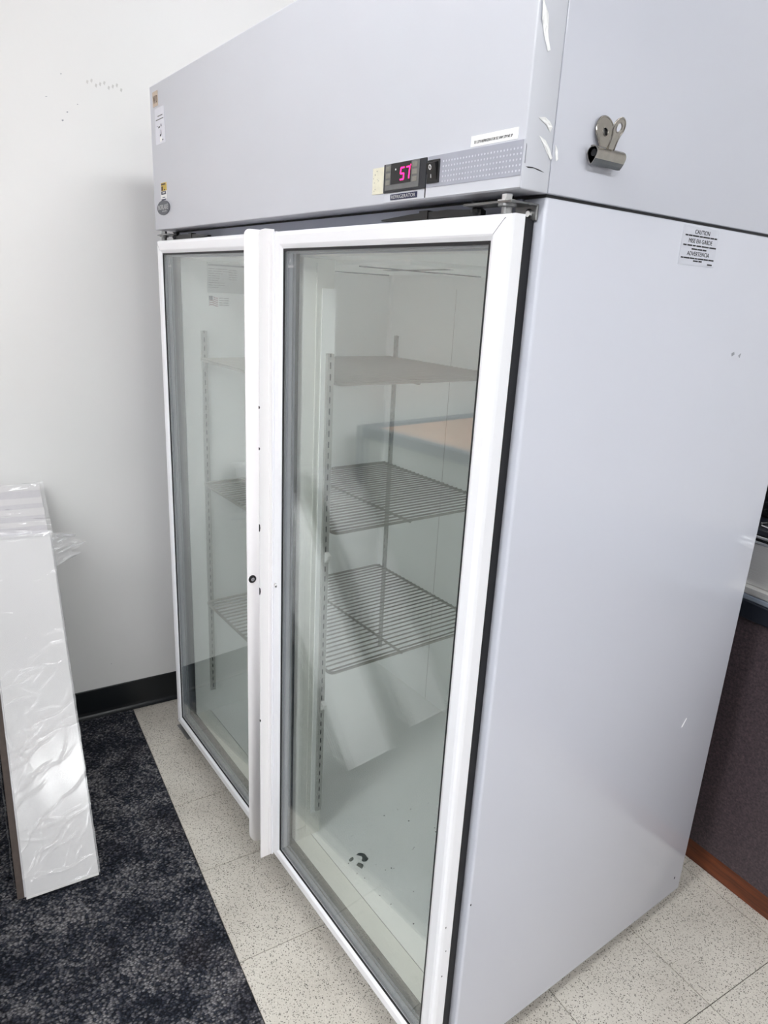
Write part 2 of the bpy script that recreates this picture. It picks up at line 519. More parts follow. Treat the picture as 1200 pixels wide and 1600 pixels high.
# machine compartment above: side panels set back behind the front cover
MB().box(W-0.02, W, YB+0.0006, D, ZH+0.0005, ZT).build('header_side_panel', 'cabinet_white', FR, 0.0015, True)
MB().box(0, 0.02, YB+0.0006, D, ZH+0.0005, ZT).build('header_side_panel', 'cabinet_white', FR, 0.0015, True)
MB().box(0.02, W-0.02, D-0.02, D, ZH+0.0005, ZT).build('header_back_panel', 'cabinet_white', FR)
MB().box(0.02, W-0.02, YB, D-0.02, ZT-0.02, ZT-0.002).build('header_top_panel', 'cabinet_white', FR)
cover = MB().box(0, W, 0, YB, ZH, ZT).build('header_cover', 'header_white', FR, 0.0022, True)
# levelling feet
for x in (0.07, W-0.07):
    for y in (0.12, D-0.08):
        MB().lathe([(0.012, 0.014), (0.012, ZB)], (x, y, 0), 'z', 16).lathe([(0.026, 0.0005), (0.026, 0.008), (0.016, 0.014)], (x, y, 0), 'z', 16).build('levelling_foot', 'bracket_grey', FR)

# inner liner
li = MB().box(XI0-0.004, XI0, YB, YI, ZF, ZC).build('liner_left', 'liner_white', FR)
MB().box(XI1, XI1+0.004, YB, YI, ZF, ZC).build('liner_right', 'liner_white', FR)
MB().box(XI0-0.004, XI1+0.004, YI, YI+0.004, ZF-0.006, ZC+0.004).build('liner_back', 'liner_white', FR)
lc = MB().box(XI0-0.004, XI1+0.004, YB, YI, ZC, ZC+0.004).build('liner_ceiling', 'liner_white', FR)
lf = MB().box(XI0-0.004, XI1+0.004, 0.104, YI, ZF-0.006, ZF-0.001).build('liner_floor', 'liner_white', FR)
MB().box(XI0-0.004, XI1+0.004, YB-0.001, 0.1015, ZF-0.006, ZF).build('sill_strip', 'sill_plastic', FR, 0.0012)
MB().box(XI0-0.004, XI1+0.004, 0.1015, 0.104, ZF-0.006, ZF-0.0035).build('sill_groove', 'gasket_grey', FR)
# corner coves of the liner
for (x, s) in ((XI0, 1), (XI1, -1)):
    MB().prism([(x, YI), (x+s*0.012, YI), (x+s*0.0035, YI-0.0035), (x, YI-0.012)], ZF, ZC, 'xyz').build('corner_cove', 'liner_white', FR)
MB().box(0.388, 0.3895, YI-0.0006, YI+0.001, ZF, 1.55).build('back_seam', 'scuff_pale', FR)
# centre mullion
MX0, MX1, MY = 0.672, 0.752, 0.128
mu = MB().box(MX0, MX1, YB-0.001, MY, ZF, ZC).build('mullion', 'sill_plastic', FR, 0.003, True)
MB().box(MX1-0.0005, MX1+0.0025, YB+0.03, YB+0.034, ZF+0.01, ZC-0.01).build('breaker_strip', 'sill_plastic', mu)
MB().box(MX1-0.0005, MX1+0.003, YB+0.044, MY+0.002, ZF+0.075, ZC-0.06).build('pilaster_rail', 'liner_white', mu)

# ceiling duct with a slotted vent
MB().box(0.20, 0.97, 0.16, 0.62, ZC-0.010, ZC+0.001).build('evaporator_cover', 'liner_white', FR, 0.004)
ev = MB()
for k in range(26):
    t = k/25
    x, y = 0.628+t*0.305, 0.356-t*0.066
    ev.box(x-0.002, x+0.002, y-0.012, y+0.012, ZC-0.0106, ZC-0.0098)
ev.build('vent_slots', 'slot_dark', FR)
for (xa, ya, xb, yb) in ((0.78, 0.17, 0.70, 0.60), (0.30, 0.17, 0.30, 0.60)):
    MB().prism([(xa, ya), (xa+0.004, ya), (xb+0.004, yb), (xb, yb)], ZC-0.0125, ZC-0.0095, 'xyz').build('duct_seam', 'gasket_grey', FR)

# stain and specks on the liner floor
sm = MB()
sm.prism([(0.8787, 0.1649), (0.8763, 0.1733), (0.8806, 0.1812), (0.8885, 0.1861), (0.8971, 0.1854), (0.9072, 0.1847), (0.9113, 0.1742), (0.9069, 0.1674), (0.902, 0.1658), (0.8958, 0.1731), (0.8895, 0.1743), (0.8843, 0.1698)], ZF-0.0012, ZF-0.0006)
sm.prism([(0.9074, 0.1457), (0.9024, 0.1557), (0.9151, 0.1623), (0.9207, 0.1592), (0.925, 0.1511)], ZF-0.0012, ZF-0.0006)
sm.prism([(0.8825, 0.1387), (0.8795, 0.1443), (0.8787, 0.1539), (0.8869, 0.1515), (0.8899, 0.1423), (0.8887, 0.1382)], ZF-0.0012, ZF-0.0006)
sm.build('floor_stain', 'stain_green', lf)
sp = MB()
for i in range(70):
    x, y = random.uniform(0.80, 1.3), random.uniform(0.13, 0.6); r = random.uniform(0.0008, 0.0024)
    sp.prism([(x+r*math.cos(a)*random.uniform(.5, 1.2), y+r*math.sin(a)*random.uniform(.5, 1.2)) for a in np.arange(0, 6.2, 1.05)], ZF-0.0012, ZF-0.0005)
tag(sp.build('floor_specks', 'chip_dark', lf), kind='stuff')

# slotted shelf standards
def pilaster(u0, plane, base, z0, z1, parent=FR):
    """slotted channel; plane 'x+' on a wall facing +x at x=base, 'y-' on the back wall"""
    wd, dp = 0.017, 0.008
    m, dk = MB(), MB()
    def bx(mm, ua, ub, wa, wb, za, zb):
        if plane == 'x+': mm.box(base+wa, base+wb, u0+ua, u0+ub, za, zb)
        else: mm.box(u0+ua, u0+ub, base-wb, base-wa, za, zb)
    bx(m, -wd/2, -0.002, dp-0.0015, dp, z0, z1); bx(m, 0.002, wd/2, dp-0.0015, dp, z0, z1)
    bx(m, -wd/2, -wd/2+0.0015, 0, dp-0.0015, z0, z1); bx(m, wd/2-0.0015, wd/2, 0, dp-0.0015, z0, z1)
    z = z0
    while z < z1:
        bx(m, -0.002, 0.002, dp-0.0015, dp, z, min(z+0.011, z1)); z += 0.0254
    bx(dk, -wd/2+0.0015, wd/2-0.0015, 0.0003, 0.0012, z0, z1)  # dark strip standing in for the shade inside the slots
    o = m.build('shelf_standard', 'pilaster_steel', parent)
    dk.build('slot_shade_strip', 'slot_dark', o)
pilaster(0.112, 'x+', XI0, 0.182, 1.394)
pilaster(0.116, 'x+', MX1+0.003, 0.182, 1.394)
pilaster(0.098, 'y-', YI, 0.182, 1.388)
pilaster(0.64, 'y-', YI, 0.182, 1.388)
pilaster(0.76, 'y-', YI, 0.182, 1.388)
pilaster(1.30, 'y-', YI, 0.182, 1.388)

# labels inside the left bay, on the left liner
def sideplate(name, mat, parent, y0, y1, z0, z1, x=XI0, t=0.0006):
    return MB().box(x-0.0002, x+t, y0, y1, z0, z1).build(name, mat, parent)
lab = sideplate('data_label', 'label_inside', li, 0.128, 0.262, 1.503, 1.588)
bars = MB()
bx_ = XI0+0.0006
bars.box(bx_-.0002, bx_+.0003, 0.131, 0.26, 1.578, 1.583)
for i in range(9):
    for a, b, c, d in word_bars(0.132, 0.132+[.06, .07, .045, .035, .035, .03, .05, .05, .03][i], 1.570-i*0.0065, 0.0016, 3, i): bars.box(bx_-.0002, bx_+.0003, a, b, c, d)
for i in range(5):
    for a, b, c, d in word_bars(0.196, 0.222, 1.568-i*0.0065, 0.0016, 2, 40+i): bars.box(bx_-.0002, bx_+.0003, a, b, c, d)
tag(bars.build('printed_lines', 'ink_grey', FR), kind='stuff').parent = li
flag = sideplate('flag_sticker', 'label_white', li, 0.130, 0.198, 1.462, 1.495)
fs = MB()
for i in range(5):
    pts = [(0.132+0.028*t/8, 1.466+i*0.0056+0.0022*math.sin(t/8*5.2)) for t in range(9)]
    if i >= 3: pts = pts[4:]
    fs.prism(pts + [(y, z+0.0027) for y, z in pts[::-1]], bx_-.0002, bx_+.0003, 'yzx')
fs.build('flag_stripes', 'ink_red', li)
MB().box(bx_-.0002, bx_+.0004, 0.132, 0.144, 1.482, 1.494).build('flag_canton', 'ink_navy', li)
fb = MB()
for i in range(4):
    for a, b, c, d in word_bars(0.164, 0.194, 1.488-i*0.0065, 0.0017, 2, 80+i): fb.box(bx_-.0002, bx_+.0003, a, b, c, d)
fb.build('flag_print', 'ink_grey', li)

# ------------------------------------------------------------------ doors
DZ0, DZ1, DY0, DY1 = 0.070, 1.636, -0.004, 0.027
FPROF = [(0, DY1), (0, 0.008), (0.0012, 0.002), (0.004, -0.0022), (0.009, DY0), (0.0255, DY0), (0.0285, DY0+0.0012), (0.034, 0.0005), (0.034, DY1)]
def door(x0, x1, side):
    # rectangle of the sweep; a plain strip closes the meeting edge
    if side == 'L': a, b, strip = x0, x1-0.0215, (x1-0.0215, x1)
    else: a, b, strip = x0+0.0215, x1, (x0, x0+0.0215)
    m = MB().rect_sweep(a, b, DZ0, DZ1, FPROF)
    m.box(strip[0], strip[1], DY0+0.006, DY1, DZ0, DZ1)
    d = m.build('door', 'door_white', FR, label='left glass door' if side == 'L' else 'right glass door')
    MB().rect_sweep(a, b, DZ0, DZ1, [(0.0335, 0.0008), (0.0385, 0.0012), (0.0385, 0.0032), (0.0335, 0.0032)]).build('glazing_gasket', 'gasket_black', d)
    for y in (0.0034, 0.0185):
        MB().box(a+0.033, b-0.033, y, y+0.0035, DZ0+0.033, DZ1-0.033).build('glass_pane', 'door_glass', d)
    MB().rect_sweep(a, b, DZ0, DZ1, [(0.0338, 0.0071), (0.0425, 0.0071), (0.0425, 0.0183), (0.0338, 0.0183)]).build('glass_spacer', 'spacer_grey', d)
    MB().rect_sweep(a, b, DZ0, DZ1, [(0.0336, 0.0222), (0.0400, 0.0222), (0.0400, 0.0270), (0.0336, 0.0270)]).build('inner_bead', 'spacer_grey', d)
    MB().rect_sweep(x0+0.006, x1-0.006, DZ0+0.004, DZ1-0.004, [(0.0, DY1), (-0.001, 0.035), (0.001, 0.0515), (0.028, 0.0515), (0.030, 0.035), (0.029, DY1)]).build('door_gasket', 'gasket_black', d, smooth=False)
    # mitre joint lines on the front corners
    for cx, s in ((a, 1), (b, -1)):
        for cz, t in ((DZ0, 1), (DZ1, -1)):
            if (side == 'L' and s == -1) or (side == 'R' and s == 1): continue
            p, q_ = (cx+s*0.006, cz+t*0.006), (cx+s*0.0265, cz+t*0.0265)
            mt = MB().prism([(p[0]-0.0003, p[1]+s*t*0.0003), (p[0]+0.0003, p[1]-s*t*0.0003), (q_[0]+0.0003, q_[1]-s*t*0.0003), (q_[0]-0.0003, q_[1]+s*t*0.0003)], DY0-0.0002, DY0+0.001, 'xzy')
            mt.build('mitre_joint', 'scuff_grey', d)
    return d
dl = door(0.012, 0.6965, 'L')
dr = door(0.7005, 1.385, 'R')

def fin(door_, px, zlo, zhi, rb, rt, name='handle', tall=1.0):
    """full-height finger grip: a curved plate px=[(x,y)...] from root to lip, lower and upper outer corners rounded rb/rt"""
    th = 0.0032
    n = len(px)
    y0, y1 = px[0][1], px[-1][1]
    lo, hi = [], []
    for (x, y) in px:
        e = y - y1                                   # distance from the lip
        zl = zlo + tall*(rb - math.sqrt(max(0, rb*rb-(rb-e)**2)) if e < rb else 0)
        zh = zhi - (rt - math.sqrt(max(0, rt*rt-(rt-e)**2)) if e < rt else 0)
        lo.append(zl); hi.append(zh)
    m = MB()
    vs, fs_ = [], []
    for k, (x, y) in enumerate(px):
        vs += [(x-th/2, y, lo[k]), (x+th/2, y, lo[k]), (x+th/2, y, hi[k]), (x-th/2, y, hi[k])]
    for k in range(n-1):
        for a in range(4):
            b = (a+1) % 4
            fs_.append((k*4+a, k*4+b, (k+1)*4+b, (k+1)*4+a))
    fs_ += [(0, 1, 2, 3), ((n-1)*4+3, (n-1)*4+2, (n-1)*4+1, (n-1)*4)]
    m.add(vs, fs_)
    return m.build(name, 'handle_white', door_, smooth=False)
left_px = [(0.6665-0.006*math.sin(t/12*2.2), -0.002-0.0385*t/12) for t in range(13)]
# densify the rounded end
left_px = left_px[:6] + [(0.6665-0.006*math.sin(t*2.2), -0.002-0.0385*t) for t in (0.5, 0.56, 0.62, 0.68, 0.74, 0.8, 0.85, 0.9, 0.94, 0.97, 0.99, 1.0)]
lh = fin(dl, left_px, DZ0, DZ1+0.004, 0.024, 0.014, tall=1.7)
for p in lh.data.polygons: p.use_smooth = abs(p.normal.z) < 0.3 and p.area > 0.001
right_px = [(0.7225, -0.003), (0.7222, -0.012), (0.722, -0.0225), (0.722, -0.034), (0.722, -0.0362), (0.722, -0.0372)]
rh = fin(dr, right_px, DZ0-0.001, DZ1+0.003, 0.001, 0.012)
MB().box(0.7235, 0.7262, -0.0150, -0.0125, DZ0+0.001, DZ1-0.02).build('grip_ridge', 'handle_white', rh if False else dr)
MB().box(0.7236, 0.7290, -0.0075, -0.0035, DZ0+0.001, DZ1-0.002).build('grip_root', 'door_white', dr)
# bumper ridge on the meeting edge of the right door
# lock cylinder on the left grip
MB().lathe([(0.0098, 0.0), (0.0098, 0.0022), (0.0075, 0.0032), (0.0060, 0.0028)], (0.6618, -0.0275, 0.853), 'x', 24).build('lock_cylinder', 'plastic_black', dl, smooth=False)
MB().lathe([(0.0045, 0.0), (0.0045, 0.0036)], (0.6625, -0.0275, 0.853), 'x', 16).build('lock_plug', 'chrome', dl)
MB().box(0.6655, 0.6666, -0.0282, -0.0268, 0.8505, 0.8555).build('keyhole', 'slot_dark', dl)
# strike screw on the right stile
MB().lathe([(0.0058, 0.0), (0.0058, -0.002), (0.0042, -0.0045), (0.002, -0.005)], (0.740, -0.0035, 0.861), 'y', 14).build('stile_screw', 'chrome', dr)
# chipped paint on the right grip
for z, h, wd in ((1.278, .006, .0008), (1.187, .006, .0007), (1.003, .018, .0009), (0.846, .018, .0012), (0.495, .007, .0010)):
    MB().prism([(-0.0376, z-h/2), (-0.0376+wd, z-h/3), (-0.0372+wd*1.5, z), (-0.0376+wd, z+h/2.4), (-0.0376, z+h/2)], 0.7200, 0.72395, 'yzx').build('paint_chip', 'chip_dark', dr)
for y, z, h in ((0.012, 0.30, .004), (0.016, 0.36, .003), (0.010, 0.42, .004)):
    MB().prism([(y-.001, z-h/2), (y+.0012, z-h/3), (y+.0006, z+h/2), (y-.001, z+h/3)], 1.3845, 1.3853, 'yzx').build('paint_chip', 'chip_dark', dr)
# etched maker's mark in the corner of each pane
for d_, x in ((dl, 0.094), (dr, 0.785)):
    text('etched_mark', 'Standard', 0.006, 'badge_text', d_, 'front', (x, 0.0032, 1.569), width=0.026, height=0.006)
    text('etched_mark', 'A', 0.01, 'badge_text', d_, 'front', (x-0.004, 0.0032, 1.579), width=0.006, height=0.007)

# hinges
def hinge(sx, cx, name):
    s = sx
    b = MB()
    b.box(min(cx-s*0.075, cx+s*0.020), max(cx-s*0.075, cx+s*0.020), -0.001, 0.034, 1.6485, 1.6515)
    b.box(min(cx-s*0.02, cx+s*0.021), max(cx-s*0.02, cx+s*0.021), 0.030, 0.0505, 1.6485, 1.6515)
    b.box(min(cx-s*0.02, cx+s*0.021), max(cx-s*0.02, cx+s*0.021), 0.0475, 0.0515, 1.630, 1.6515)
    br = b.build(name, 'bracket_grey', FR, 0.002)
    MB().lathe([(0.0135, 1.6515), (0.0135, 1.6530), (0.0080, 1.6535), (0.0080, 1.6600), (0.0065, 1.6615)], (cx, 0.012, 0), 'z', 6).build('hinge_bolt', 'chrome', br)
    MB().lathe([(0.0075, 1.636), (0.0075, 1.6445), (0.0125, 1.6450), (0.0125, 1.6485)], (cx, 0.012, 0), 'z', 20).build('hinge_bushing', 'bracket_grey', br, smooth=False)
    MB().lathe([(0.0065, 0.0), (0.0065, -0.002), (0.004, -0.0035)], (cx+s*0.008, 0.0475, 1.639), 'y', 16).build('bracket_screw', 'chrome', br)
    # hold-open arm
    x1, x2 = cx-s*0.068, cx-s*0.295
    MB().lathe([(0.0075, 1.638), (0.0105, 1.6420), (0.0105, 1.646), (0.0075, 1.648), (0.0075, 1.654), (0.0095, 1.6545), (0.0085, 1.6565)], (x1, 0.022, 0), 'z', 16).build('arm_pivot', 'plastic_black', br)
    arm = MB()
    P = [(x1+s*0.012, 1.6375, 1.6450), (x1-s*0.06, 1.6385, 1.6490), (x1-s*0.12, 1.6380, 1.6480), (x1-s*0.15, 1.6378, 1.6470), (x2, 1.6400, 1.6425)]
    vs, f2 = [], []
    for x, za, zb in P:
        vs += [(x, 0.017, za), (x, 0.027, za), (x, 0.027, zb), (x, 0.017, zb)]
    for k in range(len(P)-1):
        for a in range(4):
            c = (a+1) % 4
            f2.append((k*4+a, k*4+c, (k+1)*4+c, (k+1)*4+a))
    f2 += [(0, 1, 2, 3), tuple(len(vs)-1-i for i in range(4))]
    arm.add(vs, f2)
    arm.box(min(x1-s*.105, x1-s*.125), max(x1-s*.105, x1-s*.125), 0.0155, 0.0285, 1.6375, 1.6505)
    arm.build('hold_open_arm', 'plastic_black', br)
hinge(1, 1.364, 'hinge_bracket')
hinge(-1, 0.034, 'hinge_bracket')
# lower hinge plates
for s, cx in ((-1, 0.034), (1, 1.364)):
    b = MB()
    xa, xb = sorted((cx+s*0.022, cx-s*0.075))
    b.box(xa, xb, -0.006, 0.05, 0.053, 0.056)
    b.box(xa, xb, 0.047, 0.0515, 0.044, 0.066)
    br = b.build('lower_hinge_bracket', 'bracket_grey', FR, 0.0015)
    MB().lathe([(0.010, 0.046), (0.010, 0.053)], (cx, 0.012, 0), 'z', 6).build('hinge_bolt', 'chrome', br)
    MB().lathe([(0.008, 0.056), (0.008, 0.070)], (cx, 0.012, 0), 'z', 16).build('hinge_bushing', 'bracket_grey', br)

# ------------------------------------------------------------------ control panel on the header
PY = -0.0006
cp = MB().box(1.0985, 1.3965, -0.0012, 0.0015, 1.6650, 1.7205).build('control_panel', 'header_white', FR)
MB().box(1.2072, 1.3962, -0.0020, -0.0010, 1.6788, 1.7203).build('perforated_panel', 'grille_grey', cp)
g = MB()
for i in range(26):
    for j in range(5):
        x, z = 1.2425+i*0.00605, 1.6845+j*0.0066
        if i % 2: z += 0.0
        g.prism([(x+0.0012*math.cos(a), z+0.0014*math.sin(a)) for a in np.arange(0, 6.2, math.pi/3)], -0.0024, -0.0018, 'xzy')
tag(g.build('perforations', 'grille_dot', cp), kind='stuff')
MB().box(1.0990, 1.2052, -0.0040, -0.0010, 1.6785, 1.7200).build('controller_bezel', 'bezel_black', cp, 0.0008)
MB().box(1.1048, 1.1905, -0.0052, -0.0038, 1.6815, 1.7190).build('controller_face', 'bezel_grey', cp, 0.0006)
MB().box(1.1203, 1.1712, -0.0058, -0.0050, 1.6895, 1.7188).build('display_screen', 'screen_black', cp)
for j in range(3):
    MB().box(1.1748, 1.1865, -0.0060, -0.0050, 1.7095-j*0.0100, 1.7165-j*0.0100).build('controller_button', 'button_grey', cp, 0.0004)
    MB().box(1.1075, 1.1178, -0.0060, -0.0050, 1.7090-j*0.0100, 1.7160-j*0.0100).build('controller_button', 'button_grey', cp, 0.0004)
# seven-segment digits
SEG = {'5': 'afgcd', '7': 'abc'}
def digit(ch, x, z, wd, h, sl):
    t = wd*0.24
    m = MB()
    def sg(p, q_, vert):
        (xa, za), (xb, zb) = p, q_
        hx, hz = (t/2, 0) if vert else (0, t/2)
        pts = [(xa-hx, za-hz), (xb-hx, zb-hz), (xb+hx, zb+hz), (xa+hx, za+hz)]
        m.prism([(x+u+sl*v, z+v) for u, v in pts], -0.0064, -0.0057, 'xzy')
    C = {'a': ((0, h), (wd, h), 0), 'g': ((0, h/2), (wd, h/2), 0), 'd': ((0, 0), (wd, 0), 0),
         'f': ((0, h/2), (0, h), 1), 'b': ((wd, h/2), (wd, h), 1), 'e': ((0, 0), (0, h/2), 1), 'c': ((wd, 0), (wd, h/2), 1)}
    for k in SEG[ch]: sg(*C[k])
    return m
digit('5', 1.1452, 1.6945, 0.0085, 0.0165, 0.10).build('display_digit', 'led_red', cp)
digit('7', 1.1592, 1.6945, 0.0080, 0.0165, 0.10).build('display_digit', 'led_red', cp)
MB().box(1.1702, 1.1712, -0.0064, -0.0057, 1.7120, 1.7140).build('display_degree_dot', 'led_red', cp)
MB().prism([(1.1332+0.0011*math.cos(a), 1.7100+0.0014*math.sin(a)) for a in np.arange(0, 6.2, math.pi/4)], -0.0063, -0.0057, 'xzy').build('indicator_lamp', 'label_white', cp)
MB().box(1.2022, 1.2042, -0.0016, -0.0008, 1.6655, 1.6785).build('panel_gap', 'slot_dark', cp)
MB().box(1.1170, 1.1845, -0.0022, -0.0010, 1.6676, 1.6757).build('name_plate', 'ink_navy', cp)
text('name_plate_lettering', 'REFRIGERATOR', 0.007, 'badge_text', cp, 'front', (1.1507, -0.0024, 1.6716), width=0.061, height=0.0052, bold=0.0)
MB().box(1.2085, 1.2350, -0.0042, -0.0016, 1.6838, 1.7150).build('rocker_switch_frame', 'plastic_black', cp, 0.0006)
MB().add([(1.2115, -0.0040, 1.6870), (1.2320, -0.0040, 1.6870), (1.2320, -0.0040, 1.7120), (1.2115, -0.0040, 1.7120),
          (1.2115, -0.0045, 1.6870), (1.2320, -0.0045, 1.6870), (1.2320, -0.0095, 1.7100), (1.2115, -0.0095, 1.7100)],
         [(0, 1, 2, 3), (4, 5, 6, 7), (0, 1, 5, 4), (1, 2, 6, 5), (2, 3, 7, 6), (3, 0, 4, 7)]).build('rocker_switch', 'plastic_black', cp)
MB().tube([(1.2200+0.0024*math.cos(a), -0.0086-0.0005*math.sin(a), 1.7045+0.0030*math.sin(a)) for a in np.linspace(0, 2*math.pi, 17)[:-1]], 0.0006, 6, closed=True).build('switch_off_mark', 'label_white', cp)
MB().box(1.2198, 1.2210, -0.0066, -0.0052, 1.6905, 1.6955).build('switch_on_mark', 'badge_text', cp)
# printed strip above the perforated panel
ps = MB().box(1.2960, 1.3845, -0.0008, 0.001, 1.7225, 1.7360).build('printed_label', 'label_white', FR)
text('label_lettering', 'SE 5.379 REFRIGERATOR SE 54W 379 NE SP', 0.004, 'ink_black', ps, 'front', (1.3390, -0.0011, 1.7277), width=0.072, height=0.0034, bold=0.0)
# worn sticker left of the display
ws = MB().box(1.0640, 1.0960, -0.0007, 0.001, 1.6790, 1.7180).build('worn_sticker', 'label_ivory', FR)
wb = MB()
for i in range(8):
    z = 1.683+random.random()*0.03; x = 1.066+random.random()*0.016
    wb.box(x, x+random.uniform(.0006, .002), -0.0010, -0.0005, z, z+random.uniform(.0006, .0016))
wb.build('sticker_print', 'ink_grey', ws)
# stickers at the left end of the header
st = MB().box(0.024, 0.063, -0.0008, 0.001, 1.966, 2.001).build('asset_sticker', 'label_tan', FR)
text('sticker_lettering', 'W10', 0.02, 'ink_brown', st, 'front', (0.0435, -0.0011, 1.982), width=0.030, height=0.019, bold=0.0)
nt = MB().box(0.036, 0.106, -0.0007, 0.001, 1.874, 1.960).build('paper_note', 'label_note', FR)
nb = MB()
for i, (xa, xb, z, n) in enumerate([(0.058, 0.094, 1.940, 3), (0.044, 0.100, 1.932, 4)]):
    for a, b, c, d in word_bars(xa, xb, z, 0.0022, n, 120+i): nb.box(a, b, -0.0010, -0.0004, c, d)
nb.build('note_print', 'ink_grey', nt)
nk = MB()
for (x, z, a, b) in ((0.052, 1.917, .004, .003), (0.066, 1.914, .012, .0045), (0.081, 1.917, .006, .007), (0.074, 1.894, .010, .005), (0.079, 1.900, .004, .014), (0.090, 1.882, .010, .003)):
    nk.prism([(x-a/2, z-b/2), (x+a/2, z-b/3), (x+a/3, z+b/2), (x-a/3, z+b/3)], -0.0010, -0.0004, 'xzy')
nk.build('note_handwriting', 'ink_black', nt)
MB().box(0.070, 0.084, -0.0010, -0.0004, 1.878, 1.889).build('note_patch', 'label_white', nt)
yl = MB().box(0.062, 0.102, -0.0008, 0.001, 1.759, 1.779).build('yellow_sticker', 'label_yellow', FR)
yb = MB(); yb.box(0.064, 0.096, -0.0011, -0.0006, 1.7735, 1.7770); yb.box(0.065, 0.076, -0.0011, -0.0006, 1.7600, 1.7700); yb.box(0.084, 0.092, -0.0011, -0.0006, 1.7600, 1.7630)
yb.build('sticker_print', 'ink_brown', yl)
bl = MB().box(0.058, 0.100, -0.0007, 0.001, 1.7350, 1.7585).build('certification_sticker', 'label_white', FR)
bb = MB(); bb.box(0.062, 0.097, -0.0010, -0.0005, 1.7500, 1.7580); bb.box(0.062, 0.098, -0.0010, -0.0005, 1.7362, 1.7390); bb.box(0.070, 0.092, -0.0010, -0.0005, 1.7420, 1.7436)
bb.build('sticker_print', 'ink_navy', bl)
MB().box(0.072, 0.090, -0.0012, -0.0009, 1.7525, 1.7560).build('sticker_emblem', 'badge_text', bl)
bd = MB().prism([(0.0755+0.0475*math.cos(a), 1.7175+0.0185*math.sin(a)) for a in np.arange(0, 6.28, math.pi/20)], -0.0022, 0.001, 'xzy').build('maker_badge', 'badge_grey', FR)
text('badge_lettering', 'NORLAKE', 0.02, 'badge_text', bd, 'front', (0.0755, -0.0025, 1.7190), width=0.076, height=0.0125, bold=0.0)
text('badge_lettering', 'scientific', 0.008, 'badge_text', bd, 'front', (0.085, -0.0025, 1.7090), width=0.036, height=0.0042)

# caution label on the right side
CX = W
cl = MB().box(CX-0.001, CX+0.0006, 0.376, 0.482, 1.596, 1.655).build('caution_label', 'label_clear', FR)
text('label_lettering', 'CAUTION', 0.01, 'ink_black', cl, 'side', (CX+0.0008, 0.432, 1.6475), width=0.044, height=0.0066)
text('label_lettering', 'MISE EN GARDE', 0.01, 'ink_black', cl, 'side', (CX+0.0008, 0.431, 1.6335), width=0.070, height=0.0066)
text('label_lettering', 'ADVERTENCIA', 0.01, 'ink_black', cl, 'side', (CX+0.0008, 0.430, 1.6140), width=0.066, height=0.0066)
cb = MB()
for i, (ya, yb_, z, n) in enumerate([(0.384, 0.478, 1.6410, 7), (0.382, 0.480, 1.6262, 6), (0.408, 0.452, 1.6210, 3), (0.381, 0.479, 1.6068, 7), (0.418, 0.444, 1.6030, 2), (0.462, 0.476, 1.5995, 1)]):
    for a, b, c, d in word_bars(ya, yb_, z, 0.0022, n, 200+i): cb.box(CX+0.0004, CX+0.0009, a, b, c, d)
cb.build('label_fine_print', 'ink_black', cl)
# marks and scraps of tape on the right side
def scrap(name, mat, pts, x=W, t=0.0006, parent=FR):
    return MB().prism(pts, x-0.0005, x+t, 'yzx').build(name, mat, parent)
scrap('scuff_mark', 'scuff_grey', [(0.598, 1.452), (0.606, 1.455), (0.609, 1.450), (0.601, 1.447)])
scrap('scuff_mark', 'scuff_grey', [(0.624, 1.448), (0.632, 1.452), (0.630, 1.444)])
scrap('scuff_mark', 'label_white', [(0.700, 0.604), (0.704, 0.604), (0.716, 0.622), (0.714, 0.624)])
scrap('paint_chip', 'chip_dark', [(0.826, 0.093), (0.830, 0.095), (0.829, 0.100), (0.826, 0.098)])
scrap('paint_chip', 'chip_dark', [(0.0555, 0.455), (0.0580, 0.456), (0.0575, 0.459), (0.0553, 0.458)])
scrap('black_smear', 'scuff_grey', [(0.0022, 1.694), (0.0034, 1.693), (0.0034, 1.713), (0.0026, 1.716)])
scrap('black_smear', 'chip_dark', [(0.0050, 1.6897), (0.010, 1.6888), (0.020, 1.6897), (0.030, 1.6882), (0.040, 1.6872), (0.030, 1.6894), (0.018, 1.6906), (0.009, 1.6902)])
def crumple(name, outline, bumps, mat='plastic_film', x=W):
    """small torn strip of clear tape: ragged polygon fan with raised folds"""
    n = len(outline)
    cy = sum(p[0] for p in outline)/n; cz = sum(p[1] for p in outline)/n
    vs = [(x+bumps*1.2, cy, cz)] + [(x+0.0004+bumps*random.random(), y, z) for y, z in outline]
    mid = [(x+bumps*random.uniform(.2, 1.4), (y+cy)/2, (z+cz)/2) for y, z in outline]
    b = len(vs); vs += mid
    f_ = []
    for i in range(n):
        j = (i+1) % n
        f_ += [(1+i, 1+j, b+j, b+i), (b+i, b+j, 0)]
    m = MB(); m.add(vs, f_)
    vs2 = [(px-0.0004, py, pz) for px, py, pz in vs]
    m.add(vs2, [tuple(reversed(q)) for q in f_])
    return m.build(name, mat, FR)
crumple('tape_scrap', [(0.0035, 1.875), (0.010, 1.868), (0.016, 1.858), (0.0185, 1.845), (0.019, 1.835), (0.0245, 1.822), (0.0225, 1.821), (0.014, 1.836), (0.010, 1.846), (0.0055, 1.852)], 0.0035, 'label_white')
crumple('tape_scrap', [(0.018, 1.748), (0.030, 1.750), (0.040, 1.747), (0.046, 1.741), (0.043, 1.735), (0.034, 1.742), (0.026, 1.745)], 0.0012, 'label_white')
crumple('tape_scrap', [(0.024, 1.728), (0.036, 1.724), (0.045, 1.716), (0.052, 1.706), (0.049, 1.703), (0.040, 1.712), (0.030, 1.722)], 0.0012, 'label_white')
crumple('tape_scrap', [(0.055, 1.722), (0.061, 1.716), (0.063, 1.706), (0.060, 1.703), (0.057, 1.712)], 0.0015, 'label_white')

